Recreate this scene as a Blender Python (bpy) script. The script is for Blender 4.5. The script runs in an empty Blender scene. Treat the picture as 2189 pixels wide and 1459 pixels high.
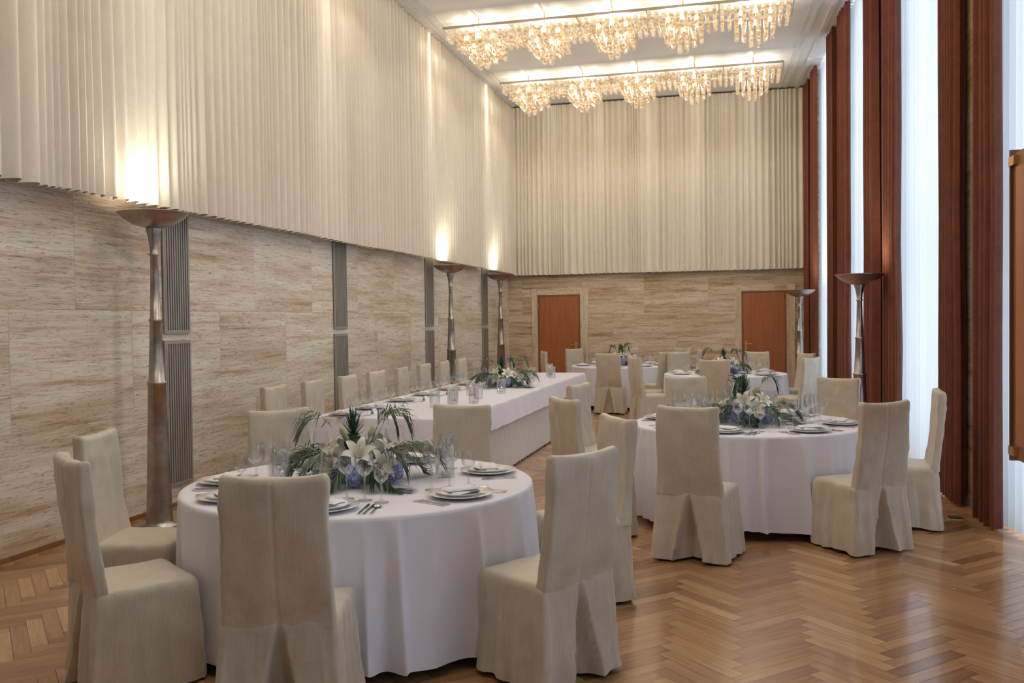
import bpy, bmesh, math, random
from mathutils import Vector, Matrix, noise
random.seed(7)
D=bpy.data; S=bpy.context.scene
COL=S.collection
S.view_settings.view_transform='Standard'
S.view_settings.exposure=0.46
# ------------------------------------------------------------------ materials
def new_mat(name):
    m=D.materials.new(name); m.use_nodes=True
    nt=m.node_tree; nt.nodes.clear()
    out=nt.nodes.new('ShaderNodeOutputMaterial')
    return m,nt,out
def N(nt,t,**kw):
    n=nt.nodes.new(t)
    for k,v in kw.items():
        if k in n.inputs: n.inputs[k].default_value=v
        else: setattr(n,k,v)
    return n
def L(nt,a,b): nt.links.new(a,b)
def ramp(nt,stops):
    r=nt.nodes.new('ShaderNodeValToRGB')
    e=r.color_ramp.elements
    e[0].position=stops[0][0]; e[0].color=(*stops[0][1],1)
    e[1].position=stops[-1][0]; e[1].color=(*stops[-1][1],1)
    for p,c in stops[1:-1]:
        x=e.new(p); x.color=(*c,1)
    return r
def simple(name,col,rough=.5,metal=0,sheen=0,coat=0,bump=None,spec=.5,var=0.0,vscale=6,emit=None):
    m,nt,out=new_mat(name)
    b=N(nt,'ShaderNodeBsdfPrincipled')
    b.inputs['Base Color'].default_value=(*col,1); b.inputs['Roughness'].default_value=rough
    b.inputs['Metallic'].default_value=metal; b.inputs['Sheen Weight'].default_value=sheen
    b.inputs['Coat Weight'].default_value=coat; b.inputs['Specular IOR Level'].default_value=spec
    tc=N(nt,'ShaderNodeTexCoord')
    if var>0:
        no=N(nt,'ShaderNodeTexNoise'); no.inputs['Scale'].default_value=vscale; no.inputs['Detail'].default_value=5
        L(nt,tc.outputs['Object'],no.inputs['Vector'])
        r=ramp(nt,[(.3,tuple(c*(1-var) for c in col)),(.7,tuple(min(1,c*(1+var)) for c in col))])
        L(nt,no.outputs['Fac'],r.inputs['Fac']); L(nt,r.outputs['Color'],b.inputs['Base Color'])
    if bump:
        sc,st,dist=bump
        mp=N(nt,'ShaderNodeMapping'); mp.inputs['Scale'].default_value=sc
        no=N(nt,'ShaderNodeTexNoise'); no.inputs['Scale'].default_value=1; no.inputs['Detail'].default_value=4
        L(nt,tc.outputs['Object'],mp.inputs['Vector']); L(nt,mp.outputs['Vector'],no.inputs['Vector'])
        bp=N(nt,'ShaderNodeBump'); bp.inputs['Strength'].default_value=st; bp.inputs['Distance'].default_value=dist
        L(nt,no.outputs['Fac'],bp.inputs['Height']); L(nt,bp.outputs['Normal'],b.inputs['Normal'])
    if emit:
        b.inputs['Emission Color'].default_value=(*emit[0],1); b.inputs['Emission Strength'].default_value=emit[1]
    L(nt,b.outputs[0],out.inputs[0])
    return m

def travertine(name,axis,vertical=False,tone=(1,1,1),bw=1.3,rh=.86,shift=0.0):
    m,nt,out=new_mat(name)
    tc=N(nt,'ShaderNodeTexCoord'); sp=N(nt,'ShaderNodeSeparateXYZ'); L(nt,tc.outputs['Object'],sp.inputs[0])
    u=sp.outputs['XYZ'.index(axis)]; z=sp.outputs[2]
    cb=N(nt,'ShaderNodeCombineXYZ'); L(nt,u,cb.inputs[0]); L(nt,z,cb.inputs[1])
    br=N(nt,'ShaderNodeTexBrick'); br.offset=.5
    br.inputs['Color1'].default_value=(0,0,0,1); br.inputs['Color2'].default_value=(1,1,1,1); br.inputs['Mortar'].default_value=(.5,.5,.5,1)
    br.inputs['Scale'].default_value=1; br.inputs['Mortar Size'].default_value=.0025; br.inputs['Mortar Smooth'].default_value=.3
    br.inputs['Brick Width'].default_value=bw; br.inputs['Row Height'].default_value=rh
    L(nt,cb.outputs[0],br.inputs['Vector'])
    wm=N(nt,'ShaderNodeMath',operation='MULTIPLY'); wm.inputs[1].default_value=9.0
    L(nt,br.outputs['Color'],wm.inputs[0])
    def nz(su,sz,detail,dist,rough=.6):
        mp=N(nt,'ShaderNodeMapping'); mp.inputs['Scale'].default_value=(sz,su,1) if vertical else (su,sz,1)
        L(nt,cb.outputs[0],mp.inputs['Vector'])
        n=N(nt,'ShaderNodeTexNoise'); n.noise_dimensions='4D'; n.inputs['Scale'].default_value=1
        n.inputs['Detail'].default_value=detail; n.inputs['Distortion'].default_value=dist; n.inputs['Roughness'].default_value=rough
        L(nt,mp.outputs[0],n.inputs['Vector']); L(nt,wm.outputs[0],n.inputs['W'])
        return n
    n1=nz(.8,15,10,.22,.76); n2=nz(5,95,6,.3,.75); n3=nz(16,100,3,.3,.6); n4=nz(.45,3.6,6,.5)
    t=lambda c:tuple(a*b for a,b in zip(c,tone))
    s=shift
    r1=ramp(nt,[(.29+s,t((.25,.16,.09))),(.37+s,t((.45,.335,.225))),(.44+s,t((.65,.555,.44))),(.50+s,t((.77,.72,.64))),(.62+s,t((.85,.83,.78))),(.74+s,t((.67,.58,.47)))])
    L(nt,n1.outputs['Fac'],r1.inputs['Fac'])
    r2=ramp(nt,[(.36,(.40,.36,.32)),(.47,(.95,.94,.92)),(.8,(1.0,.99,.98))]); L(nt,n2.outputs['Fac'],r2.inputs['Fac'])
    r3=ramp(nt,[(.35,(.34,.30,.26)),(.41,(1,1,1))]); L(nt,n3.outputs['Fac'],r3.inputs['Fac'])
    r4=ramp(nt,[(.36,(.74,.62,.49)),(.56,(1.0,1.0,1.0))]); L(nt,n4.outputs['Fac'],r4.inputs['Fac'])
    def mul(a,b,f=1):
        x=N(nt,'ShaderNodeMix',data_type='RGBA',blend_type='MULTIPLY'); x.inputs[0].default_value=f
        L(nt,a,x.inputs[6]); L(nt,b,x.inputs[7]); return x.outputs[2]
    c=mul(mul(mul(r1.outputs[0],r2.outputs[0],.8),r3.outputs[0],.7),r4.outputs[0],.85)
    rm=ramp(nt,[(0,(1,1,1)),(1,(.5,.44,.38))]); L(nt,br.outputs['Fac'],rm.inputs['Fac'])
    c=mul(c,rm.outputs[0],.6)
    b=N(nt,'ShaderNodeBsdfPrincipled'); b.inputs['Roughness'].default_value=.42; b.inputs['Specular IOR Level'].default_value=.35
    L(nt,c,b.inputs['Base Color'])
    bp=N(nt,'ShaderNodeBump'); bp.inputs['Strength'].default_value=.25; bp.inputs['Distance'].default_value=.004
    L(nt,n2.outputs['Fac'],bp.inputs['Height']); L(nt,bp.outputs[0],b.inputs['Normal'])
    L(nt,b.outputs[0],out.inputs[0]); return m

def fabric(name,col,col2,rough=.55,sheen=.3,slub=(160,160,5),st=.25,spec=.4,wr=11,wst=None):
    m,nt,out=new_mat(name)
    tc=N(nt,'ShaderNodeTexCoord')
    mp=N(nt,'ShaderNodeMapping'); mp.inputs['Scale'].default_value=slub; L(nt,tc.outputs['Object'],mp.inputs[0])
    n1=N(nt,'ShaderNodeTexNoise'); n1.inputs['Scale'].default_value=1; n1.inputs['Detail'].default_value=3; L(nt,mp.outputs[0],n1.inputs[0])
    n2=N(nt,'ShaderNodeTexNoise'); n2.inputs['Scale'].default_value=7; n2.inputs['Detail'].default_value=5; L(nt,tc.outputs['Object'],n2.inputs[0])
    ad=N(nt,'ShaderNodeMath',operation='ADD'); L(nt,n1.outputs[0],ad.inputs[0]); L(nt,n2.outputs[0],ad.inputs[1])
    mr=N(nt,'ShaderNodeMapRange'); mr.inputs[1].default_value=.75; mr.inputs[2].default_value=1.25; L(nt,ad.outputs[0],mr.inputs[0])
    r=ramp(nt,[(0,col2),(1,col)]); L(nt,mr.outputs[0],r.inputs[0])
    b=N(nt,'ShaderNodeBsdfPrincipled'); b.inputs['Roughness'].default_value=rough; b.inputs['Sheen Weight'].default_value=sheen
    b.inputs['Sheen Roughness'].default_value=.4; b.inputs['Specular IOR Level'].default_value=spec
    L(nt,r.outputs[0],b.inputs['Base Color'])
    m3=N(nt,'ShaderNodeTexNoise'); m3.inputs['Scale'].default_value=wr; m3.inputs['Detail'].default_value=2.5; m3.inputs['Distortion'].default_value=.8
    L(nt,tc.outputs['Object'],m3.inputs[0])
    b1=N(nt,'ShaderNodeBump'); b1.inputs['Strength'].default_value=min(1,st*2) if wst is None else wst; b1.inputs['Distance'].default_value=.012; L(nt,m3.outputs[0],b1.inputs['Height'])
    bp=N(nt,'ShaderNodeBump'); bp.inputs['Strength'].default_value=st; bp.inputs['Distance'].default_value=.0012
    L(nt,n1.outputs[0],bp.inputs['Height']); L(nt,b1.outputs[0],bp.inputs['Normal']); L(nt,bp.outputs[0],b.inputs['Normal'])
    L(nt,b.outputs[0],out.inputs[0]); return m

def translucent(name,col,fac_tl,fac_tr,rough=.9):
    m,nt,out=new_mat(name)
    d=N(nt,'ShaderNodeBsdfDiffuse'); d.inputs[0].default_value=(*col,1)
    t=N(nt,'ShaderNodeBsdfTranslucent'); t.inputs[0].default_value=(*col,1)
    p=N(nt,'ShaderNodeBsdfTransparent')
    a=N(nt,'ShaderNodeMixShader'); a.inputs[0].default_value=fac_tl; L(nt,d.outputs[0],a.inputs[1]); L(nt,t.outputs[0],a.inputs[2])
    b=N(nt,'ShaderNodeMixShader'); b.inputs[0].default_value=fac_tr; L(nt,a.outputs[0],b.inputs[1]); L(nt,p.outputs[0],b.inputs[2])
    L(nt,b.outputs[0],out.inputs[0]); return m

def thin_glass(name,tint=(1,1,1),f0=.06,body=.0,bodycol=(1,1,1),emis=0,edge=.85,rough=.04,blend=.35):
    m,nt,out=new_mat(name)
    lw=N(nt,'ShaderNodeLayerWeight'); lw.inputs['Blend'].default_value=blend
    mr=N(nt,'ShaderNodeMapRange'); mr.inputs[3].default_value=f0; mr.inputs[4].default_value=edge
    L(nt,lw.outputs['Facing'],mr.inputs[0])
    t=N(nt,'ShaderNodeBsdfTransparent'); t.inputs[0].default_value=(*tint,1)
    g=N(nt,'ShaderNodeBsdfGlossy'); g.inputs['Roughness'].default_value=rough
    a=N(nt,'ShaderNodeMixShader'); L(nt,mr.outputs[0],a.inputs[0]); L(nt,t.outputs[0],a.inputs[1]); L(nt,g.outputs[0],a.inputs[2])
    last=a
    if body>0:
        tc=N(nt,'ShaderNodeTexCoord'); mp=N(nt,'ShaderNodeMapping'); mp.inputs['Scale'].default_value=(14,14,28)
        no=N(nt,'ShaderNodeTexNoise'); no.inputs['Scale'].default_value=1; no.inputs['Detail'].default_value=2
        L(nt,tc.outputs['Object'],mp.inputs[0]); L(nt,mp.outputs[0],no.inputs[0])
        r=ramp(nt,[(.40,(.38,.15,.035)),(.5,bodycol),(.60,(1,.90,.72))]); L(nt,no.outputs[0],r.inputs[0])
        e=N(nt,'ShaderNodeEmission'); e.inputs['Strength'].default_value=emis; L(nt,r.outputs[0],e.inputs[0])  # emission put into the glass, standing in for bulb light inside the tubes
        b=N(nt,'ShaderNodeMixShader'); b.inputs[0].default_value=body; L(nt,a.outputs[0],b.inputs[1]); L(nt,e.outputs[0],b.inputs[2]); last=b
    L(nt,last.outputs[0],out.inputs[0]); return m

def emission(name,col,st):
    m,nt,out=new_mat(name); e=N(nt,'ShaderNodeEmission'); e.inputs[0].default_value=(*col,1); e.inputs[1].default_value=st
    L(nt,e.outputs[0],out.inputs[0]); return m

def floor_mat():
    m,nt,out=new_mat('parquet_oak')
    uv=N(nt,'ShaderNodeUVMap'); at=N(nt,'ShaderNodeAttribute'); at.attribute_name='tone'
    mp=N(nt,'ShaderNodeMapping'); mp.inputs['Scale'].default_value=(3.5,60,1); L(nt,uv.outputs[0],mp.inputs[0])
    wm=N(nt,'ShaderNodeMath',operation='MULTIPLY'); wm.inputs[1].default_value=60; L(nt,at.outputs['Fac'],wm.inputs[0])
    n=N(nt,'ShaderNodeTexNoise'); n.noise_dimensions='4D'; n.inputs['Scale'].default_value=1; n.inputs['Detail'].default_value=5; n.inputs['Distortion'].default_value=.6
    L(nt,mp.outputs[0],n.inputs['Vector']); L(nt,wm.outputs[0],n.inputs['W'])
    r1=ramp(nt,[(0,(.27,.125,.052)),(.35,(.39,.205,.092)),(.7,(.49,.28,.135)),(1,(.61,.39,.21))]); L(nt,at.outputs['Fac'],r1.inputs[0])
    r2=ramp(nt,[(.3,(.72,.66,.60)),(.6,(1,1,1))]); L(nt,n.outputs[0],r2.inputs[0])
    x=N(nt,'ShaderNodeMix',data_type='RGBA',blend_type='MULTIPLY'); x.inputs[0].default_value=.8
    L(nt,r1.outputs[0],x.inputs[6]); L(nt,r2.outputs[0],x.inputs[7])
    b=N(nt,'ShaderNodeBsdfPrincipled'); b.inputs['Specular IOR Level'].default_value=.5
    b.inputs['Coat Weight'].default_value=.3; b.inputs['Coat Roughness'].default_value=.10
    L(nt,x.outputs[2],b.inputs['Base Color'])
    tc=N(nt,'ShaderNodeTexCoord'); n2=N(nt,'ShaderNodeTexNoise'); n2.inputs['Scale'].default_value=3; n2.inputs['Detail'].default_value=4; L(nt,tc.outputs['Object'],n2.inputs[0])
    mr=N(nt,'ShaderNodeMapRange'); mr.inputs[3].default_value=.17; mr.inputs[4].default_value=.32; L(nt,n2.outputs[0],mr.inputs[0]); L(nt,mr.outputs[0],b.inputs['Roughness'])
    L(nt,b.outputs[0],out.inputs[0]); return m

def door_wood(name,c1,c2,scale=(30,30,1.5)):
    m,nt,out=new_mat(name)
    tc=N(nt,'ShaderNodeTexCoord'); mp=N(nt,'ShaderNodeMapping'); mp.inputs['Scale'].default_value=scale; L(nt,tc.outputs['Object'],mp.inputs[0])
    n=N(nt,'ShaderNodeTexNoise'); n.inputs['Scale'].default_value=1; n.inputs['Detail'].default_value=5; n.inputs['Distortion'].default_value=1; L(nt,mp.outputs[0],n.inputs[0])
    r=ramp(nt,[(.3,c1),(.7,c2)]); L(nt,n.outputs[0],r.inputs[0])
    b=N(nt,'ShaderNodeBsdfPrincipled'); b.inputs['Roughness'].default_value=.35; L(nt,r.outputs[0],b.inputs['Base Color'])
    L(nt,b.outputs[0],out.inputs[0]); return m

M=dict(
 trav_l=travertine('travertine_side','Y',tone=(1.06,1.05,1.04),shift=-.035),
 trav_b=travertine('travertine_back','X',tone=(.94,.87,.77),shift=.0),
 trav_v=travertine('travertine_vertical','X',vertical=True,tone=(.95,.88,.78),bw=30,rh=30,shift=-.05),
 trav_p=travertine('travertine_pier','Y',tone=(.82,.70,.57)),
 chair=fabric('champagne_silk',(.62,.56,.46),(.52,.46,.37),rough=.38,sheen=.3,slub=(220,220,8),st=.18,wst=.38,wr=8),
 cloth=fabric('white_linen',(.80,.79,.88),(.78,.77,.86),rough=.75,sheen=.1,slub=(300,300,300),st=.04,spec=.2,wr=4),
 skirt=fabric('ivory_skirting',(.80,.78,.73),(.76,.74,.69),rough=.6,sheen=.2,st=.1),
 curtain=fabric('cream_curtain',(.82,.77,.675),(.78,.725,.63),rough=.8,sheen=.15,slub=(60,60,60),st=.03,spec=.15,wr=2,wst=.03),
 drape=fabric('rust_drape',(.20,.070,.046),(.15,.050,.034),rough=.85,sheen=.2,slub=(90,90,90),st=.06,spec=.1,wr=3,wst=.05),
 sheer=translucent('sheer_voile',(.60,.66,.72),.33,.04),
 floor=floor_mat(),
 plaster=simple('ceiling_plaster',(.74,.755,.77),.85),
 trimw=simple('ceiling_trim',(.70,.70,.69),.7),
 door=door_wood('cherry_veneer',(.33,.105,.036),(.42,.15,.054)),
 oak=door_wood('stained_oak',(.20,.075,.028),(.29,.12,.045)),
 brass=simple('brass',(.75,.52,.2),.3,metal=1),
 nickel=simple('aged_nickel',(.38,.355,.33),.33,metal=1,var=.25,vscale=9),
 copper=simple('bowl_bronze',(.48,.40,.35),.33,metal=1,var=.2,vscale=6),
 chrome=simple('chandelier_rail',(.62,.58,.52),.4,metal=.9),
 grille=simple('grille_metal',(.38,.36,.33),.5,metal=.3),
 grilled=simple('grille_dark',(.13,.125,.12),.6),
 dark=simple('dark_gap',(.03,.025,.02),.8),
 woodd=simple('chair_leg_wood',(.16,.07,.03),.4),
 ceramic=simple('porcelain',(.86,.86,.88),.12,coat=.4),
 napkin=simple('napkin_cotton',(.83,.82,.88),.85,bump=((40,40,40),.3,.004)),
 silver=simple('polished_silver',(.78,.76,.72),.14,metal=1),
 glass=thin_glass('clear_glass',(.97,.98,.99),f0=.05,edge=.95,blend=.38),
 vglass=thin_glass('vase_glass',(.985,.99,.995),f0=.035,edge=.8,blend=.22),
 cglass=thin_glass('chandelier_glass_glow',(.99,.94,.86),f0=.05,body=.30,bodycol=(1,.70,.36),emis=.75,edge=.55,rough=.08),  # tubes glow by themselves; bulb light is put into their colour
 bulb=emission('bulb_glow',(1,.84,.58),14),
 candle=simple('candle_wax',(.9,.88,.82),.5),
 leaf=simple('palm_green',(.024,.068,.028),.38,var=.5,vscale=14),
 leaf2=simple('pineapple_leaf',(.035,.10,.068),.45,var=.4,vscale=20),
 pine=simple('pineapple_skin',(.07,.085,.045),.6,var=.6,vscale=60,bump=((90,90,90),.6,.01)),
 petal=simple('lily_petal',(.88,.87,.76),.5,var=.06,vscale=12),
 stamen=simple('stamen',(.55,.32,.06),.6),
 hyd=simple('hydrangea_blue',(.36,.42,.74),.7,var=.35,vscale=45),
 bud=simple('lily_bud',(.45,.55,.25),.5),
 card=simple('card_paper',(.88,.88,.88),.7),
 frame=simple('window_frame',(.55,.56,.56),.4,metal=.4),
)
# ------------------------------------------------------------------ mesh builder
class MB:
    def __init__(s): s.v=[]; s.f=[]; s.m=[]; s.mats=[]; s.sm=[]
    def mi(s,mat):
        if mat not in s.mats: s.mats.append(mat)
        return s.mats.index(mat)
    def add(s,vs,fs,mat,T=None,smooth=True):
        o=len(s.v); i=s.mi(mat)
        if T is not None: vs=[T@Vector(v) for v in vs]
        s.v+= [tuple(v) for v in vs]
        for f in fs: s.f.append(tuple(o+k for k in f)); s.m.append(i); s.sm.append(smooth)
    def box(s,x0,x1,y0,y1,z0,z1,mat,T=None):
        vs=[(x0,y0,z0),(x1,y0,z0),(x1,y1,z0),(x0,y1,z0),(x0,y0,z1),(x1,y0,z1),(x1,y1,z1),(x0,y1,z1)]
        s.add(vs,[(0,3,2,1),(4,5,6,7),(0,1,5,4),(1,2,6,5),(2,3,7,6),(3,0,4,7)],mat,T,False)
    def lathe(s,prof,mat,segs=24,T=None,cap0=False,cap1=False):
        vs=[];fs=[]
        for r,z in prof:
            for k in range(segs):
                a=2*math.pi*k/segs; vs.append((r*math.cos(a),r*math.sin(a),z))
        for i in range(len(prof)-1):
            for k in range(segs):
                k2=(k+1)%segs; fs.append((i*segs+k,i*segs+k2,(i+1)*segs+k2,(i+1)*segs+k))
        if cap0: fs.append(tuple(reversed(range(segs))))
        if cap1: fs.append(tuple((len(prof)-1)*segs+k for k in range(segs)))
        s.add(vs,fs,mat,T)
    def grid(s,P,mat,closed=False,T=None,cap=False):
        nr=len(P); nc=len(P[0]); vs=[p for row in P for p in row]; fs=[]
        for i in range(nr-1):
            for j in range(nc if closed else nc-1):
                j2=(j+1)%nc; fs.append((i*nc+j,i*nc+j2,(i+1)*nc+j2,(i+1)*nc+j))
        if cap: fs.append(tuple((nr-1)*nc+j for j in range(nc)))
        s.add(vs,fs,mat,T)
    def mesh(s,name):
        me=D.meshes.new(name); me.from_pydata(s.v,[],s.f)
        for m in s.mats: me.materials.append(m)
        me.polygons.foreach_set('material_index',s.m); me.polygons.foreach_set('use_smooth',s.sm)
        me.update(); return me
    def obj(s,name,loc=(0,0,0),rz=0,parent=None):
        return place(s.mesh(name),name,loc,rz,parent)
def place(me,name,loc=(0,0,0),rz=0,parent=None,sc=1):
    o=D.objects.new(name,me); COL.objects.link(o); o.location=loc; o.rotation_euler=(0,0,rz); o.scale=(sc,sc,sc)
    if parent: o.parent=parent
    return o
def TR(x,y,z,rz=0,rx=0,ry=0,s=1):
    return Matrix.Translation((x,y,z))@Matrix.Rotation(rz,4,'Z')@Matrix.Rotation(ry,4,'Y')@Matrix.Rotation(rx,4,'X')@Matrix.Scale(s,4)

XL=-4.85; YB=19.0; YF=-3.5; H=6.12; HEM=2.58
def XR(y): return 2.235-.05*y
# ------------------------------------------------------------------ floor (herringbone planks)
def build_floor():
    W=.08; n=6
    bm=bmesh.new(); uvl=bm.loops.layers.uv.new('UVMap'); cl=bm.loops.layers.float_color.new('tone')
    c,s_=math.cos(math.pi/4),math.sin(math.pi/4)
    g=.0010
    R=420
    for m in range(-40,41):
        for k in range(-R,R):
            oy=2*n*m
            cx,cy=k,k+oy
            X=(cx*c-cy*s_)*W; Y=(cx*s_+cy*c)*W
            if X<-6.5 or X>4 or Y<-5 or Y>21: continue
            def put(a0,b0,a1,b1,v):
                a0*=W;b0*=W;a1*=W;b1*=W
                x_=(a0+a1)/2;y_=(b0+b1)/2
                XX=x_*c-y_*s_;YY=x_*s_+y_*c
                if -5.3<XX<2.9 and YF-.4<YY<YB+.4:
                    aa0,bb0,aa1,bb1=a0+g,b0+g,a1-g,b1-g
                    pts=[(aa0,bb0),(aa1,bb0),(aa1,bb1),(aa0,bb1)]
                    vs=[bm.verts.new((p*c-q*s_,p*s_+q*c,0)) for p,q in pts]
                    f=bm.faces.new(vs); t=min(1,max(0,random.gauss(.5,.17)+(.13 if v else -.13)))
                    for lp,(p,q) in zip(f.loops,pts):
                        lp[uvl].uv=(q,p) if v else (p,q); lp[cl]=(t,t,t,1)
            put(k,k+oy,k+n,k+1+oy,False)
            put(k,k+1+oy,k+1,k+1+n+oy,True)
    for co,no in (((XL,0,0),(-1,0,0)),((2.62,0,0),(1,0,0)),((0,YB,0),(0,1,0)),((0,YF,0),(0,-1,0))):
        geom=bm.verts[:]+bm.edges[:]+bm.faces[:]
        bmesh.ops.bisect_plane(bm,geom=geom,plane_co=co,plane_no=no,clear_outer=True)
    vs=[bm.verts.new(p) for p in ((XL-.2,YF-.2,-.002),(2.7,YF-.2,-.002),(2.7,YB+.2,-.002),(XL-.2,YB+.2,-.002))]
    f=bm.faces.new(vs); f.material_index=1
    me=D.meshes.new('floor'); bm.to_mesh(me); bm.free()
    me.materials.append(M['floor']); me.materials.append(M['dark'])
    place(me,'floor')
build_floor()

# ------------------------------------------------------------------ shell
b=MB(); b.box(XL-.2,XL,YF,YB,0,H,M['trav_l']); b.obj('wall_left')
b=MB(); b.box(XL-.2,2.6,YB,YB+.2,0,H,M['trav_b']); b.obj('wall_back')
b=MB(); b.box(XL-.2,2.6,YF-.2,YF,0,H,M['trav_b']); b.obj('wall_front')
b=MB(); b.box(XL-.2,2.9,YF-.2,YB+.2,H,H+.15,M['plaster']); b.obj('ceiling')
b=MB()
for x0,x1,d in ((-4.70,-4.62,.03),(-4.50,-4.44,.02),(-4.40,-4.37,.012)):
    b.box(x0,x1,YF+.01,YB-.2,H-d,H,M['trimw'])
b.obj('trim_1')
b=MB()
for off,w,d in ((-.24,.07,.03),(-.44,.05,.02),(-.54,.03,.012)):
    for (ya,yb) in ((YF+.01,YB-.02),):
        vs=[(XR(ya)+off,ya,H-d),(XR(ya)+off+w,ya,H-d),(XR(yb)+off+w,yb,H-d),(XR(yb)+off,yb,H-d)]
        vs+=[(x,y,H) for x,y,z in vs]
        b.add(vs,[(0,3,2,1),(4,5,6,7),(0,1,5,4),(1,2,6,5),(2,3,7,6),(3,0,4,7)],M['trimw'],None,False)
b.obj('trim_2')
b=MB(); b.box(XL,XL+.02,YF,YB,0,.035,M['oak']); b.obj('baseboard_left')
b=MB(); b.box(XL+.02,-4.33,YB-.02,YB,0,.035,M['oak']); b.box(-3.12,-.13,YB-.02,YB,0,.035,M['oak']); b.obj('baseboard_back')

# right wall: piers, windows
PIERS=[-2.7,.85,4.4,8.02,11.6,14.8,17.95]
PN,PF=.30,.60
b=MB()
def slab(b,y0,y1,o0,o1,z0,z1,mat):
    vs=[(XR(y0)+o0,y0,z0),(XR(y0)+o1,y0,z0),(XR(y1)+o1,y1,z0),(XR(y1)+o0,y1,z0)]
    vs+=[(x,y,z1) for x,y,z in vs]
    b.add(vs,[(0,3,2,1),(4,5,6,7),(0,1,5,4),(1,2,6,5),(2,3,7,6),(3,0,4,7)],mat,None,False)
for p in PIERS: slab(b,p-PN,min(p+PF,YB),.02,.55,0,H,M['trav_p'])
slab(b,YB-.25,YB,.02,.55,0,H,M['trav_p']); slab(b,YF,YF+.2,.02,.55,0,H,M['trav_p'])
b.obj('wall_right')
edges=[YF-.04]+PIERS+[YB+.0]
wi=0
for a,c in zip(edges[:-1],edges[1:]):
    y0=a+PF; y1=c-PN
    if y1-y0<.3: continue
    wi+=1
    b=MB()
    slab(b,y0,y1,.42,.50,0,.08,M['frame']); slab(b,y0,y1,.42,.50,H-.08,H,M['frame'])
    k=3
    for i in range(k+1):
        yy=y0+(y1-y0-.06)*i/k; slab(b,yy,yy+.06,.42,.50,.08,H-.08,M['frame'])
    for zz in (2.3,4.4): slab(b,y0,y1,.43,.49,zz,zz+.05,M['frame'])
    b.obj('window_%d'%wi)
    li=D.lights.new('window_daylight','AREA'); li.shape='RECTANGLE'; li.size=5.9; li.size_y=(y1-y0); li.energy=55*(y1-y0); li.color=(.85,.93,1.0)
    ym=(y0+y1)/2; lo=D.objects.new('window_daylight',li); COL.objects.link(lo); lo.location=(XR(ym)+.75,ym,3.0); lo.rotation_euler=(0,math.pi/2,.05)

# ------------------------------------------------------------------ curtains
def pleats(p0,p1,z0,z1,amp,period,seed,mat,rows=7,hem=.012,step=.013,top_amp=.85,sgn=1,power=.85,seams=()):
    rnd=random.Random(seed)
    p0=Vector(p0);p1=Vector(p1); Ln=(p1-p0).length; t=(p1-p0)/Ln; nrm=Vector((t.y,-t.x))*sgn
    n=int(Ln/step); ph=rnd.random()*6; P=[[] for _ in range(rows)]
    for i in range(n+1):
        s=Ln*i/n
        per=period*(1+.8*noise.noise(Vector((s*1.9,seed,0))))
        for sm in seams:
            if abs(s-sm)<.12: per*=.45
        ph+=2*math.pi*step/per
        am=amp*(1+.9*noise.noise(Vector((s*3.1,seed+5,0))))
        for r in range(rows):
            k=r/(rows-1); z=z0+(z1-z0)*k
            ph2=ph+.8*noise.noise(Vector((s*.9,seed+9,z*.5)))*(1-k)
            w2=2*abs(math.sin(ph2/2))**power-1.2
            a=am*(1-(1-top_amp)*k)
            off=a*w2+ .012*noise.noise(Vector((s*1.2,seed,z*.6)))
            zz=z
            if r==0: zz+=hem*.5*w2+hem*1.5*noise.noise(Vector((s*.6,seed,3)))
            q=p0+t*s+nrm*off; P[r].append((q.x,q.y,zz))
    b=MB(); b.grid(P,mat); return b
pleats((XL+.16,YF+.05),(XL+.16,18.79),HEM,H-.035,.044,.135,11,M['curtain'],seams=(4.5,8.9,10.55,11.9,13.95,17.3,20.4)).obj('wall_curtain')
pleats((XL+.17,YB-.15),(XR(YB)-.03,YB-.15),HEM-.03,H-.035,.042,.12,41,M['curtain'],seams=(.95,2.6,4.3)).obj('wall_curtain')
for i,(a,c) in enumerate(zip(edges[:-1],edges[1:])):
    y0=a+PF+.01;y1=c-PN-.01
    if y1-y0<.3: continue
    y1=min(y1,YB-.27)
    pleats((XR(y0)+.07,y0),(XR(y1)+.07,y1),.02,H-.02,.038,.14,71+i,M['sheer'],rows=4,sgn=-1).obj('sheer_curtain')
NEAR={11.6:-1.05,14.8:-.95}
for i,p in enumerate(PIERS):
    for (a,c) in ((NEAR.get(p,-.72),-.22),(.22,.84)):
        y0=p+a; y1=min(p+c,YB-.05)
        if y0<YF+.1: continue
        pleats((XR(y0)-.06,y0),(XR(y1)-.06,y1),.016,H-.035,.055,.12,101+i*2+(a>0),M['drape'],rows=6,hem=.003,step=.009,sgn=-1).obj('window_drape')

# ------------------------------------------------------------------ grilles left wall
def grille(b,x,y0,y1,z0,z1,sgn=1):
    fr=.022
    def bx(xa,xb_,ya,yb,za,zb,m): b.box(min(xa,xb_),max(xa,xb_),ya,yb,za,zb,m)
    bx(x,x+sgn*.006,y0,y1,z0,z1,M['grilled'])
    bx(x,x+sgn*.02,y0,y0+fr,z0,z1,M['grille']); bx(x,x+sgn*.02,y1-fr,y1,z0,z1,M['grille'])
    bx(x,x+sgn*.02,y0+fr,y1-fr,z0,z0+.03,M['grille']); bx(x,x+sgn*.02,y0+fr,y1-fr,z1-.03,z1,M['grille'])
    k=10; w=(y1-y0-2*fr)/k
    for i in range(k):
        ya=y0+fr+w*(i+.25); bx(x+sgn*.006,x+sgn*.017,ya,ya+w*.5,z0+.03,z1-.03,M['grille'])
for yc in (.3,3.7,7.1,10.5,13.85,17.1):
    b=MB(); grille(b,XL,yc-.19,yc+.19,.18,1.46); grille(b,XL,yc-.19,yc+.19,1.52,2.62); b.obj('air_vent_grille')
b=MB()
grille(b,XR(8.02)+.012,7.86,8.18,1.5,2.72,-1); b.obj('air_vent_grille')

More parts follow.
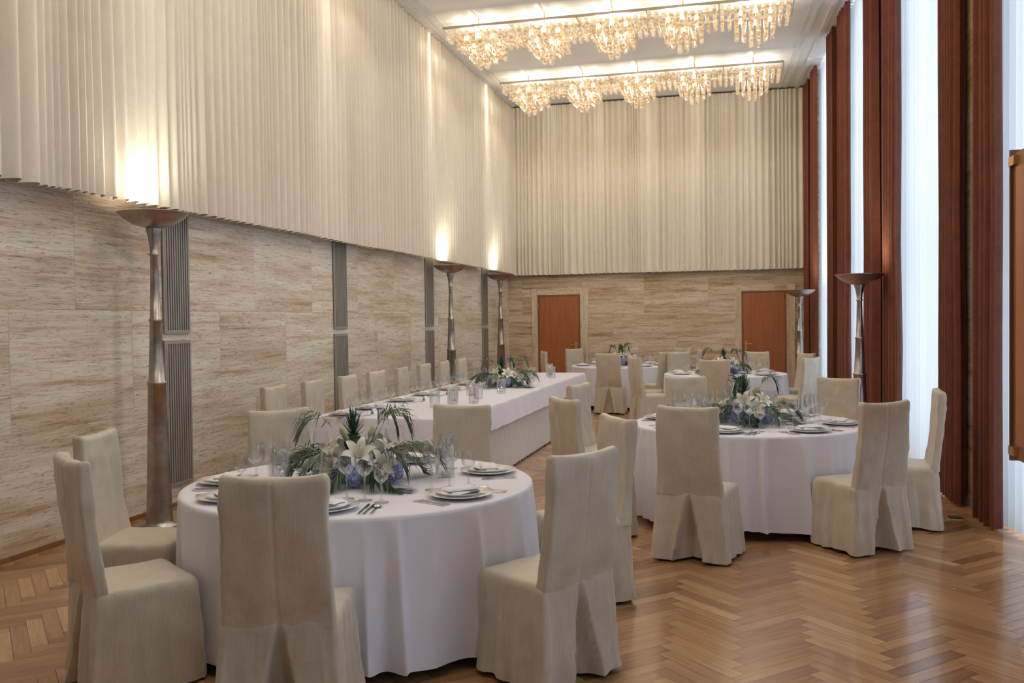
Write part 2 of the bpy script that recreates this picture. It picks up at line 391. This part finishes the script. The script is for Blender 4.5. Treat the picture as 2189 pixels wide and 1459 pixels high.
# ------------------------------------------------------------------ doors
def door(idx,x0,x1,hside):
    b=MB(); h=2.13; y=YB-.002
    b.box(x0-.13,x0,y-.025,y,0,h+.13,M['trav_v']); b.box(x1,x1+.17,y-.025,y,0,h+.13,M['trav_v']); b.box(x0,x1,y-.025,y,h,h+.13,M['trav_b'])
    b.box(x0,x0+.03,y-.035,y,0,h,M['oak']); b.box(x1-.03,x1,y-.035,y,0,h,M['oak']); b.box(x0+.03,x1-.03,y-.035,y,h-.03,h,M['oak'])
    b.box(x0+.033,x1-.033,y-.028,y,.01,h-.033,M['door'])
    hx=x1-.09 if hside>0 else x0+.09
    b.box(hx-.018,hx+.018,y-.036,y-.028,.93,1.13,M['brass'])
    b.lathe([(.010,0),(.010,.05)],M['brass'],10,TR(hx,y-.036,1.07,rx=math.pi/2),cap1=True)
    xx=hx-hside*.11
    b.box(min(hx,xx),max(hx,xx),y-.095,y-.078,1.062,1.08,M['brass'])
    for zz in (.3,1.85): b.box((x0 if hside>0 else x1)-.012,(x0 if hside>0 else x1)+.012,y-.045,y-.035,zz,zz+.1,M['brass'])
    b.obj('door_%d'%idx)
door(1,-4.2,-3.29,1); door(2,.0,.87,-1)

# ------------------------------------------------------------------ floor lamps
def lamp_mesh(h,name):
    b=MB(); k=h/2.48
    pr=[(0,0),(.15,0),(.15,.012),(.108,.02),(.100,.05),(.092,.30),(.078,.75),(.068,1.12),(.074,1.125),(.074,1.15),(.062,1.155),(.052,1.40),(.045,1.62),(.051,1.625),(.051,1.645),(.041,1.65),(.033,1.95),(.029,2.14),(.037,2.145),(.037,2.16),(.030,2.165),(.036,2.24),(.050,2.32),(.060,2.355),(.056,2.365)]
    b.lathe([(r,z*k if z>.05 else z) for r,z in pr],M['nickel'],28)
    z0=2.365*k
    b.lathe([(.056,z0),(.09,z0+.004),(.16,z0+.03),(.225,z0+.07),(.265,z0+.112),(.272,z0+.115),(.268,z0+.118),(.222,z0+.085),(.15,z0+.045),(.05,z0+.02),(.0005,z0+.02)],M['copper'],36)
    b.lathe([(.0005,z0+.025),(.05,z0+.025),(.06,z0+.045),(.05,z0+.055),(.0005,z0+.058)],M['bulb'],16)
    return b.mesh(name)
lt=lamp_mesh(2.48,'floor_lamp'); ls=lamp_mesh(2.05,'floor_lamp_short')
for (x,y,me,h,e) in ((-4.5,6.32,lt,2.48,28),(-4.5,2.2,lt,2.48,28),(-4.5,13.9,lt,2.48,28),(-4.5,17.0,lt,2.48,28),(1.3,11.0,ls,2.05,20),(1.0,16.9,ls,2.05,20)):
    o=place(me,'floor_lamp',(x,y,0),random.random())
    li=D.lights.new('lamp_uplight','SPOT'); li.energy=e; li.color=(1,.92,.74); li.spot_size=2.8; li.spot_blend=.9; li.shadow_soft_size=.10
    lo=D.objects.new('lamp_uplight',li); COL.objects.link(lo); lo.location=(0,0,h+.02); lo.rotation_euler=(math.pi,0,0); lo.parent=o

# ------------------------------------------------------------------ chandeliers
def chandelier():
    b=MB(); x0,x1=-2.51,2.51; w=.42
    fz=-.17
    for yy in (-w,w,0): b.box(x0,x1,yy-.014,yy+.014,fz,fz+.035,M['chrome'])
    for i in range(11):
        xx=x0+(x1-x0)*i/10; b.box(xx-.01,xx+.01,-w,w,fz,fz+.025,M['chrome'])
        if i%2==1:
            for yy in (-.25,.25): b.lathe([(.012,fz+.02),(.012,0)],M['brass'],8,TR(xx,yy,0))
    rnd=random.Random(3)
    for i in range(50):
        for j in range(8):
            xx=x0+.05+.1*i; yy=-.37+.106*j
            cx=round(xx); cx=max(-2.0,min(2.0,cx))
            r=max(abs(xx-cx),abs(yy)*.8)
            if r<.11: lv=.30
            elif r<.21: lv=.20
            elif r<.31: lv=.10
            else: lv=.0
            edge=(j in (0,7))
            if lv==0 and not edge: 
                if rnd.random()<.3: continue
            top=fz-lv-.004; ln=.21 if lv>0 else .15
            rr=.034 if lv>0 else .028
            z0=top-ln+rnd.uniform(-.01,.01)
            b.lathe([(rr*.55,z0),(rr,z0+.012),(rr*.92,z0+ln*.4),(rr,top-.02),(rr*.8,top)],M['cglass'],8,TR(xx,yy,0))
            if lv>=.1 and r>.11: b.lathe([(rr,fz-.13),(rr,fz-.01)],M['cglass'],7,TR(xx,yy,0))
    for c in (-2,-1,0,1,2):
        for dx,dy in ((-.2,-.22),(.2,-.22),(0,.26),(-.2,.15),(.2,.15),(0,-.3)):
            b.lathe([(.0005,-.035),(.026,-.02),(.03,0),(.02,.03),(.008,.05)],M['bulb'],8,TR(c+dx,dy,fz-.10))
    return b.mesh('crystal_chandelier')
cm=chandelier()
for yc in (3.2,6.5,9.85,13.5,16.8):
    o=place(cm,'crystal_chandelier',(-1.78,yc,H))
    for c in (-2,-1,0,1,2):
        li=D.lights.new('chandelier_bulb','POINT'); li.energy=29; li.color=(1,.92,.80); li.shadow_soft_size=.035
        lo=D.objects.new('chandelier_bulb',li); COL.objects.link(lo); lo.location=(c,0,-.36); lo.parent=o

# ------------------------------------------------------------------ chair
def chair_mesh(seed):
    b=MB(); mat=M['chair']
    nn=lambda x,y,z:noise.noise(Vector((x,y,z+seed*13.7)))
    def ring(hw,y0,y1,rad,n=120):
        w=2*hw; d=y1-y0; per=2*(w+d); out=[]
        for k in range(n):
            s=per*k/n
            if s<w: p=(-hw+s,y0)
            elif s<w+d: p=(hw,y0+s-w)
            elif s<2*w+d: p=(hw-(s-w-d),y1)
            else: p=(-hw,y1-(s-2*w-d))
            qx=max(-hw+rad,min(hw-rad,p[0])); qy=max(y0+rad,min(y1-rad,p[1]))
            dx,dy=p[0]-qx,p[1]-qy; l=math.hypot(dx,dy) or 1
            out.append((qx+dx/l*rad,qy+dy/l*rad,dx/l,dy/l,s))
        return out
    P=[]
    zs=[.02,.05,.09,.13,.17,.21,.25,.29,.33,.37,.41,.435,.452,.462,.468]
    for z in zs:
        t=max(0,(.465-z)/.445); rows=[]
        ins=0
        if z>.44: ins=(z-.44)**2*18
        for (x,y,nx,ny,s) in ring(.222+.03*t-ins,-.232-.03*t+ins,.205+.025*t-ins,.022,n=200):
            a=math.atan2(y,x)
            dsp=t*(.010*math.sin(15*a+seed*2.1+2.5*nn(a,0,0))+.018*nn(x*8,y*8,z*2.5))+.006*nn(x*14,y*14,z*12)
            dsp+=t*.012*(1-abs(math.sin(7*a+seed+1.5*z)))**4
            for (cx,cy) in ((.24,.22),(-.24,.22)):
                dd=math.hypot(x-cx,y-cy)
                if dd<.05: dsp-=t*.02*(1-dd/.05)
            px,py=x+nx*dsp,y+ny*dsp
            if ny<-.8:
                tt=max(0,min(1,(.46-z)/.44)); wd=.008+.085*tt; aa=abs(x)
                if aa<wd: py+=(.11*min(1,tt*1.8))*(1-aa/wd)**.45
                elif aa<wd+.05: py-=.02*tt*(1-(aa-wd)/.05)
            rows.append((px,py,z+ (.008*math.sin(5*a+seed) if z<.03 else 0)))
        P.append(rows)
    for ins,z in ((.03,.474),(.08,.480),(.14,.483),(.2,.484)):
        rows=[]
        for (x,y,nx,ny,s) in ring(.222-ins,-.232+ins,.205-ins,.01,n=200):
            rows.append((x,y,z+.004*nn(x*9,y*9,0)))
        P.append(rows)
    b.grid(P,mat,closed=True,cap=True)
    P=[]
    zb=[.44,.47,.50,.54,.58,.62,.66,.70,.74,.78,.82,.86,.90,.93,.965,.995,1.008,1.015,1.018]
    for z in zb:
        k=(z-.46)/.56; rows=[]
        yr=-.234-.052*k-.012*math.sin(math.pi*max(0,k)); ins=0
        if z>.995: ins=(z-.995)**2*22
        for (x,y,nx,ny,s) in ring(.222-.014*k-.008*math.sin(math.pi*max(0,k))-ins,yr+ins,yr+.062-ins,.016,n=130):
            d=.009*nn(x*5,y*3,z*4)+.006*nn(x*12,y*5,z*12)+.005*nn(x*9+z*14,3,z*22)
            if ny<-.5:
                if z<.62: d-=.010*math.exp(-(x/.05)**2)*(1-(z-.44)/.18)
                d+=-.004*math.exp(-(x/.006)**2)
            y2=y+ny*d+ .012*(1-(x/.22)**2)*k*(-1)
            rows.append((x+nx*d,y2,z+.018*(abs(x)/.22)**3*max(0,k)))
        P.append(rows)
    last=P[-1]; cy=sum(p[1] for p in last)/len(last)
    for f in (.6,.2,.0):
        P.append([(p[0]*(1-.02*(1-f)),cy+(p[1]-cy)*f,p[2]+.002) for p in last])
    b.grid(P,mat,closed=True)
    for x in (-.19,.19):
        for y in (-.2,.19): b.box(x-.018,x+.018,y-.018,y+.018,0,.12,M['woodd'])
    return b.mesh('dining_chair')
CH=[chair_mesh(i) for i in range(5)]
ci=0
def chair(x,y,fx,fy,jit=True):
    global ci
    l=math.hypot(fx,fy); fx/=l; fy/=l
    o=place(CH[ci%5],'dining_chair',(x+.27*fx,y+.27*fy,0),math.atan2(-fx,fy)); ci+=1
    return o

# ------------------------------------------------------------------ tableware meshes
def plate_mesh():
    b=MB(); b.lathe([(.0005,.006),(.09,.006),(.10,.010),(.155,.022),(.157,.020),(.10,.004),(.085,.0),(.0005,.0)],M['ceramic'],40)
    b.lathe([(.0005,.0125),(.075,.0125),(.085,.018),(.118,.030),(.119,.028),(.09,.014),(.07,.0105),(.0005,.0105)],M['ceramic'],36)
    return b.mesh('dinner_plate')
def napkin_mesh():
    b=MB(); 
    def slabn(hw,hd,z0,z1,rz,seed,n=12):
        P=[];Q=[]
        for i in range(n+1):
            r=[];q=[]
            for j in range(n+1):
                u=-1+2*i/n; v=-1+2*j/n
                e=min(1,(1-max(abs(u),abs(v)))*5)
                x=hw*u*(1+.04*noise.noise(Vector((v*2,seed,0)))); y=hd*v
                z=z1*(.35+.65*math.sqrt(e))+.006*noise.noise(Vector((u*2.2,v*2.2,seed)))*e + z0
                r.append((x,y,z)); q.append((x,y,z0))
            P.append(r);Q.append(q)
        b.grid(P,M['napkin'],T=TR(0,0,0,rz)); 
        for row in Q: row.reverse()
        b.grid(Q,M['napkin'],T=TR(0,0,0,rz))
    slabn(.10,.055,.016,.014,.1,1); slabn(.085,.045,.028,.016,-.25,4)
    return b.mesh('napkin')
def extr(b,pts,z0,z1,mat,T=None):
    n=len(pts); vs=[(x,y,z0) for x,y in pts]+[(x,y,z1) for x,y in pts]
    fs=[tuple(reversed(range(n))),tuple(range(n,2*n))]+[(i,(i+1)%n,n+(i+1)%n,n+i) for i in range(n)]
    b.add(vs,fs,mat,T,False)
def fork_mesh():
    b=MB()
    extr(b,[(-.009,-.1),(.009,-.1),(.007,-.05),(.0035,-.01),(.003,.02),(.010,.035),(.012,.045),(-.012,.045),(-.010,.035),(-.003,.02),(-.0035,-.01),(-.007,-.05)],.001,.0035,M['silver'])
    for x in (-.010,-.0038,.0024,.0086): extr(b,[(x-.0012,.045),(x+.0026,.045),(x+.0015,.095),(x,.095)],.001,.0035,M['silver'])
    return b.mesh('fork')
def knife_mesh():
    b=MB(); extr(b,[(-.007,-.11),(.007,-.11),(.006,0),(.011,.02),(.011,.08),(.004,.115),(-.005,.1),(-.005,0)],.001,.004,M['silver']); return b.mesh('knife')
def spoon_mesh():
    b=MB(); extr(b,[(-.008,-.1),(.008,-.1),(.006,-.05),(.003,.02),(-.003,.02),(-.006,-.05)],.001,.0035,M['silver'])
    b.lathe([(.0005,.001),(.012,.002),(.018,.006),(.019,.006)],M['silver'],16,Matrix.Translation((0,.045,0))@Matrix.Diagonal((1,1.45,1,1)))
    return b.mesh('spoon')
def goblet(hb,rb,hs,name):
    b=MB(); b.lathe([(.0005,.003),(.034,.0015),(.036,.0),(.034,.003),(.008,.008),(.0045,.02),(.004,hs*.6),(.005,hs),(rb*.55,hs+.012),(rb*.9,hs+hb*.28),(rb,hs+hb*.5),(rb*.93,hs+hb*.8),(rb*.82,hs+hb)],M['glass'],20)
    return b.mesh(name)
def vase_mesh():
    b=MB(); b.lathe([(.0005,.0),(.05,.0),(.052,.003),(.052,.17),(.049,.17),(.049,.012),(.0005,.012)],M['vglass'],24)
    b.lathe([(.0005,.0125),(.022,.0125),(.022,.035),(.0005,.035)],M['candle'],14); return b.mesh('glass_candle_holder')
def card_mesh():
    b=MB(); b.add([(-.045,-.02,0),(.045,-.02,0),(.045,0,.05),(-.045,0,.05),(.045,.02,0),(-.045,.02,0)],[(0,1,2,3),(3,2,4,5)],M['card'],None,False); return b.mesh('place_card')
PL,NA,FO,KN,SP,WG,WG2,VA,CA=plate_mesh(),napkin_mesh(),fork_mesh(),knife_mesh(),spoon_mesh(),goblet(.11,.045,.115,'wine_glass'),goblet(.09,.036,.09,'water_glass'),vase_mesh(),card_mesh()
TZ=.7515
def setting(cx,cy,ang,full=True,glasses=2,card=False):
    R=Matrix.Rotation(ang,3,'Z')
    def pos(lx,ly,z=TZ): v=R@Vector((lx,ly,0)); return (cx+v.x,cy+v.y,z)
    place(PL,'dinner_plate',pos(0,0),ang); place(NA,'napkin',pos(0,0,TZ+.003),ang+.2*random.uniform(-1,1))
    if full:
        place(FO,'fork',pos(-.185,-.0),ang); place(FO,'fork',pos(-.215,.01),ang)
        place(KN,'knife',pos(.18,0),ang); place(KN,'knife',pos(.205,-.005),ang); place(SP,'spoon',pos(.235,0),ang)
    if glasses>0: place(WG,'wine_glass',pos(.14,.20),ang)
    if glasses>1: place(WG2,'water_glass',pos(.23,.15),ang)
    if glasses>2: place(WG,'wine_glass',pos(.045,.235),ang)
    if card: place(CA,'place_card',pos(-.1,.24),ang)

# ------------------------------------------------------------------ centrepiece
def strip(b,pts,widths,side,mat):
    vs=[];n=len(pts)
    for p,w,s in zip(pts,widths,[side]*n):
        vs.append(p-s*w/2); vs.append(p+s*w/2)
    b.add(vs,[(2*i,2*i+1,2*i+3,2*i+2) for i in range(n-1)],mat)
def centrepiece(seed):
    rnd=random.Random(seed); b=MB(); UP=Vector((0,0,1))
    b.lathe([(.0005,0),(.10,0),(.11,.02),(.10,.06),(.0005,.07)],M['leaf'],18)
    def frond(az,ln,rise,droop,z0=.07):
        d=Vector((math.cos(az),math.sin(az),0)); sd=Vector((-d.y,d.x,0)); K=22; pts=[]
        for i in range(K+1):
            t=i/K; pts.append(Vector((0,0,z0))+d*(.04+ln*t*(1-.12*t))+UP*(rise*math.sin(t*math.pi*.62)-droop*t*t))
        for p in pts: p.z=max(p.z,.012)
        strip(b,pts,[.006*(1-.7*i/K) for i in range(K+1)],sd,M['leaf'])
        for i in range(8,K+1):
            t=i/K; tan=(pts[i]-pts[i-1]).normalized(); ll=(.06+.14*math.sin(math.pi*min(1,t*.85+.12)))*ln/.4
            for sg in (-1,1):
                dr=(tan*(.85+.3*t)+sd*sg*(.62-.30*t)+UP*.12).normalized()
                q=[pts[i]+dr*ll*k/4+UP*(.012*k-.0115*k*k*(.35+rnd.random()*.7))*ll/.15 for k in range(5)]
                for p in q: p.z=max(p.z,.008)
                wd=dr.cross(UP).normalized()
                strip(b,q,[.003,.008,.009,.006,.0008],(wd+UP*.5*sg).normalized(),M['leaf'])
    HY=[.45+i*2*math.pi/5 for i in range(5)]
    for i in range(5):
        for o in (.32,.63,.94):
            frond(HY[i]+o+rnd.uniform(-.08,.08),rnd.uniform(.33,.43),rnd.uniform(.03,.17),rnd.uniform(.04,.14),.06)
        if i%2==0: frond(HY[i]+rnd.uniform(-.05,.05),rnd.uniform(.27,.34),rnd.uniform(.24,.32),.12,.12)
    px,py=-.03,.02; T=TR(px,py,.15,ry=rnd.uniform(-.1,.1))
    PR=.042
    prof=[(.0005,-.02)]+[(PR*math.sin(math.pi*(.12+.76*i/10)),.105*i/10-.0) for i in range(11)]
    b.lathe(prof,M['pine'],16,T)
    for i in range(8):
        for k in range(9):
            a=2*math.pi*(k+.5*(i%2))/9; z=.01+.0125*i; r=PR*math.sin(math.pi*(.12+.76*z/.105))
            c=T@Vector((r*math.cos(a),r*math.sin(a),z)); o=T@Vector(((r+.013)*math.cos(a),(r+.013)*math.sin(a),z+.010))
            tn=Vector((-math.sin(a),math.cos(a),0))
            b.add([c-tn*.009,c+UP*.009,c+tn*.009,c-UP*.008,o],[(0,1,4),(1,2,4),(2,3,4),(3,0,4)],M['pine'])
    for i in range(50):
        a=i*2.4; q=i/50; tilt=1.25*(1-q)+.08; ln=.08+.045*q
        d=Vector((math.cos(a)*math.sin(tilt),math.sin(a)*math.sin(tilt),math.cos(tilt)))
        base=T@Vector((0,0,.088+.05*q)); sd=Vector((-math.sin(a),math.cos(a),0))
        pts=[base+d*ln*k/4+UP*(.0015*k*k*math.sin(tilt)) for k in range(5)]
        strip(b,pts,[.014,.014,.011,.006,.001],sd,M['leaf2'])
    def lily(p,d,s=1,openn=1.0):
        d=d.normalized(); x=d.orthogonal().normalized(); y=d.cross(x)
        for k in range(6):
            a=k*math.pi/3+.2; rad=x*math.cos(a)+y*math.sin(a); tn=d.cross(rad)
            P=[]
            for i in range(7):
                t=i/6; r=s*openn*(.012+.075*t**1.5); h=s*(.085*math.sin(t*1.75)-.02*t**3)
                w=s*.044*math.sin(math.pi*(.10+.88*t))**.8
                c=p+d*h+rad*r
                P.append([c-tn*w/2+d*.006*s,c,c+tn*w/2+d*.006*s])
            b.grid(P,M['petal'])
            st=p+d*.09*s+rad*.018*s
            strip(b,[p,p+d*.05*s+rad*.008*s,st],[.002,.002,.002],tn,M['bud']); strip(b,[st-rad*.006,st+rad*.006],[.005,.005],tn,M['stamen'])
    for i in range(5):
        for o,r,z,up in ((.63,.16,.085,.5),(.12,.11,.14,.9)):
            a=HY[i]+o+rnd.uniform(-.12,.12)
            lily(Vector((r*math.cos(a),r*math.sin(a),z+rnd.uniform(-.01,.02))),Vector((math.cos(a),math.sin(a),up)),rnd.uniform(.9,1.1))
    for i in range(4):
        a=rnd.uniform(0,6.28); r=.07; d=Vector((math.cos(a)*.5,math.sin(a)*.5,1)).normalized(); p=Vector((r*math.cos(a),r*math.sin(a),.22))
        q=d.to_track_quat('Z','Y').to_matrix().to_4x4(); b.lathe([(.003,-.08),(.004,0),(.011,.02),(.012,.045),(.006,.07),(.0005,.08)],M['bud'],8,Matrix.Translation(p)@q)
    def hydr(c,R=.06):
        for i in range(110):
            z=1-2*(i+.5)/110; a=i*2.39996; rr=math.sqrt(1-z*z); d=Vector((rr*math.cos(a),rr*math.sin(a),z))
            p=c+d*R*rnd.uniform(.82,1.12); x=d.orthogonal().normalized(); y=d.cross(x); ro=rnd.uniform(0,1.5)
            d2=(d+Vector((rnd.uniform(-.4,.4),rnd.uniform(-.4,.4),rnd.uniform(-.3,.3)))).normalized()
            for k in range(4):
                an=ro+k*math.pi/2; u=x*math.cos(an)+y*math.sin(an); v=d2.cross(u)
                b.add([p,p+u*.009-v*.007+d*.002,p+u*.016+d*.006,p+u*.009+v*.007+d*.002],[(0,1,2,3)],M['hyd'],None,False)
        b.lathe([(R*.75*math.sin(math.pi*i/8)+.0004,R*.75*math.cos(math.pi*i/8)) for i in range(9)],M['hyd'],12,Matrix.Translation(c))
    for a in HY: hydr(Vector((.185*math.cos(a),.185*math.sin(a),.070)),.058)
    for i in range(22):
        a=rnd.uniform(0,6.28); t=rnd.uniform(.2,1.0); ln=rnd.uniform(.08,.15); d=Vector((math.cos(a)*math.cos(t),math.sin(a)*math.cos(t),math.sin(t)))
        p=Vector((.06*math.cos(a),.06*math.sin(a),.07)); sd=Vector((-math.sin(a),math.cos(a),0))
        strip(b,[p+d*ln*k/4-UP*.004*k*k*.3 for k in range(5)],[.01,.03,.034,.02,.002],sd,M['leaf'])
    return b.mesh('flower_centerpiece')
CP=[centrepiece(2),centrepiece(5)]

# ------------------------------------------------------------------ round tables
def round_table(cx,cy,R,seed,cp,rot=0):
    b=MB()
    b.lathe([(.0005,.72),(R-.03,.72),(R-.03,.745),(.0005,.745)],M['oak'],48)
    for k in range(4):
        a=math.pi/4+k*math.pi/2; b.lathe([(.022,0),(.025,.72)],M['woodd'],10,TR(.68*math.cos(a),.68*math.sin(a),0),cap0=True)
    t=b.obj('round_table',(cx,cy,0))
    c=MB(); n=640; P=[]
    rings=[(.0005,.7505),(.3,.7505),(.6,.7505),(R-.03,.7505),(R-.008,.7495),(R,.744),(R+.003,.73)]
    for r,z in rings: P.append([(r*math.cos(2*math.pi*k/n),r*math.sin(2*math.pi*k/n),z) for k in range(n)])
    zs=[.71,.68,.64,.58,.5,.42,.34,.26,.18,.11,.065]
    for z in zs:
        q=(.73-z)/.665; row=[]
        for k in range(n):
            a=2*math.pi*k/n; ca,sa=math.cos(a),math.sin(a)
            ph=a*28+5*noise.noise(Vector((ca*1.9,sa*1.9,seed)))*2+.6*q*math.sin(3*a+seed)
            am=.25+2.6*max(0,.15+noise.noise(Vector((ca*4.2,sa*4.2,seed+4))))
            F=2.3*(1-abs(math.sin(ph/2)))**1.5-.75
            r=R+.002+.022*q+.040*q**.45*F*am*(.45+.55*q)+.02*q*noise.noise(Vector((ca*3,sa*3,seed+8)))
            r=max(r,R-.025)
            zz=z+(.012*math.sin(4*a+seed)+.006*F if z<.07 else 0)
            row.append((r*ca,r*sa,zz))
        P.append(row)
    c.grid(P,M['cloth'],closed=True); o=c.obj('tablecloth',(0,0,0),0,t)
    if cp is not None: place(CP[cp],'flower_centerpiece',(cx,cy,TZ),rot)
RT=.915
T1=(-1.975,4.50); T2=(.04,7.61); T3=(-2.15,16.75); T4=(-.25,14.3)
round_table(*T1,RT,1,0,.75); round_table(*T2,RT,2,1,1.4); round_table(*T3,RT,3,0,2); round_table(*T4,RT,4,1,0)
def around(T,lst,full=True,gl=2):
    for x,y,*r in lst:
        fx,fy=T[0]-x,T[1]-y; l=math.hypot(fx,fy)
        if l<1.43: x=T[0]-fx/l*1.43; y=T[1]-fy/l*1.43
        a=math.atan2(-fx,fy)
        da=r[0] if r else 0
        f=Vector((-math.sin(a+da),math.cos(a+da)))
        chair(x,y,f.x,f.y)
        setting(T[0]-fx/l*(RT-.2),T[1]-fy/l*(RT-.2),a,full,gl)
around(T1,[(-1.72,3.13,.06),(-2.83,3.36),(-3.27,4.20),(-2.90,5.40),(-1.86,5.98),(-.66,3.90,-.16),(-.70,5.33)],gl=3)
around(T2,[(-.35,6.0),(.93,6.49,-.04),(1.43,7.50),(-1.27,6.54),(-1.42,7.97),(-.54,9.1),(.88,9.0)],gl=3)
around(T4,[(-.36,12.75),(.95,13.4),(1.0,15.1),(.25,15.8),(-1.05,15.7),(-1.55,13.6),(-1.7,14.5)],False)
around(T3,[(-2.17,15.2),(-3.5,16.2),(-3.2,17.7),(-2.2,18.3),(-1.1,17.9),(-.75,16.9),(-1.2,15.7)],False)
for (tx,ty),pts in ((T1,((.40,.22),(-.42,-.10),)),(T2,((.42,.14),(-.40,.18)))):
    for dx,dy in pts: place(VA,'glass_candle_holder',(tx+dx,ty+dy,TZ))

# ------------------------------------------------------------------ long table
X0,X1,Y0,Y1=-3.78,-2.45,7.55,14.4
b=MB(); b.box(X0+.02,X1-.02,Y0+.02,Y1-.02,.71,.742,M['oak'])
for yy in (Y0+.15,9.8,12.1,Y1-.15):
    for xx in (X0+.15,X1-.15): b.box(xx-.02,xx+.02,yy-.02,yy+.02,0,.71,M['woodd'])
lt_=b.obj('banquet_table')
def rectcloth(x0,x1,y0,y1,zt,zb,amp,per,mat,name,seed,rad=.03,top=True,flare=.02):
    c=MB(); w=x1-x0;d=y1-y0; pe=2*(w+d); n=int(pe/.02); 
    def ringpts(off):
        out=[]
        for k in range(n):
            s=pe*k/n
            if s<w:p=(x0+s,y0)
            elif s<w+d:p=(x1,y0+s-w)
            elif s<2*w+d:p=(x1-(s-w-d),y1)
            else:p=(x0,y1-(s-2*w-d))
            qx=max(x0+rad,min(x1-rad,p[0]));qy=max(y0+rad,min(y1-rad,p[1]))
            dx,dy=p[0]-qx,p[1]-qy;l=math.hypot(dx,dy) or 1
            o=off(s); out.append((qx+dx/l*(rad+o),qy+dy/l*(rad+o)))
        return out
    P=[]
    if top:
        r=ringpts(lambda s:-.02); P.append([(x0+w/2,y0+d/2,zt) for a,q in r]); P.append([(a,q,zt) for a,q in r])
        P.append([(a,q,zt-.004) for a,q in ringpts(lambda s:-.004)])
    for z in [zt-.012+(zb-zt+.012)*i/7 for i in range(8)]:
        q=(zt-z)/(zt-zb)
        P.append([(a,e,z) for a,e in ringpts(lambda s:flare*q+amp*(.25+.75*q)*(math.sin(2*math.pi*s/per+1.5*noise.noise(Vector((s*1.3,seed,0))))+.4*noise.noise(Vector((s*4,seed,z*2)))))])
    c.grid(P,mat,closed=True); return c.obj(name,(0,0,0),0,lt_)
rectcloth(X0,X1,Y0,Y1,.744,.02,.022,.12,M['skirt'],'table_skirt',3,top=False,flare=.01)
rectcloth(X0-.02,X1+.02,Y0-.02,Y1+.02,.7505,.52,.006,.5,M['cloth'],'table_overlay',6,flare=.05)
for px,yc in ((-4.15,7.55),(-4.15,8.32),(-4.15,9.16),(-4.15,9.95),(-4.15,10.78),(-4.15,11.62),(-4.15,12.45),(-4.15,13.3)):
    chair(px-.02,yc,1,random.uniform(-.06,.06))
    setting(X0+.24,yc+.2 if yc<8 else yc,-math.pi/2,True,3,True)
place(CP[0],'flower_centerpiece',(-2.95,11.3,TZ),.9)
for i,(dx,yy) in enumerate(((.85,8.5),(.95,8.75),(.85,9.1),(1.0,9.5),(.8,9.9),(1.05,10.3),(.95,12.3),(.85,12.8),(1.0,13.3),(.9,13.8),(1.1,9.0),(1.1,13.0))):
    place(VA,'glass_candle_holder',(X0+dx,yy,TZ))

# ------------------------------------------------------------------ wooden shutter panel on the right + floor outlet
b=MB()
xx=XR(6.3)-.16
b.box(xx,xx+.05,5.5,6.72,.64,2.66,M['oak'])
b.box(xx-.012,xx,5.6,6.62,.74,2.56,M['door'])
b.box(xx-.02,xx+.055,6.72,6.745,.62,2.69,M['woodd'])
for zz in (.66,2.58): b.box(xx-.026,xx,6.62,6.745,zz,zz+.06,M['brass'])
b.box(xx+.05,xx+.17,5.55,5.6,1.9,1.95,M['woodd']); b.box(xx+.05,xx+.17,5.55,5.6,.9,.95,M['woodd'])
b.obj('wooden_shutter')
b=MB(); b.box(1.56,1.68,7.72,7.84,0,.006,M['brass']); b.box(1.575,1.665,7.735,7.825,.006,.012,M['dark']); b.obj('floor_outlet')

# ------------------------------------------------------------------ world + camera
w=D.worlds.new('World'); S.world=w; w.use_nodes=True
bg=w.node_tree.nodes['Background']; bg.inputs[0].default_value=(.75,.86,1,1); bg.inputs[1].default_value=.9
cam=D.cameras.new('Camera'); co=D.objects.new('Camera',cam); COL.objects.link(co)
cam.sensor_width=36; cam.lens=1950/2189*36; cam.clip_start=.05
Rm=Matrix.Rotation(math.radians(14.13),4,'Z')@Matrix.Rotation(math.radians(90-1.33),4,'X')@Matrix.Rotation(-.0125,4,'Z')
co.matrix_world=Matrix.Translation((0,0,1.6))@Rm
S.camera=co
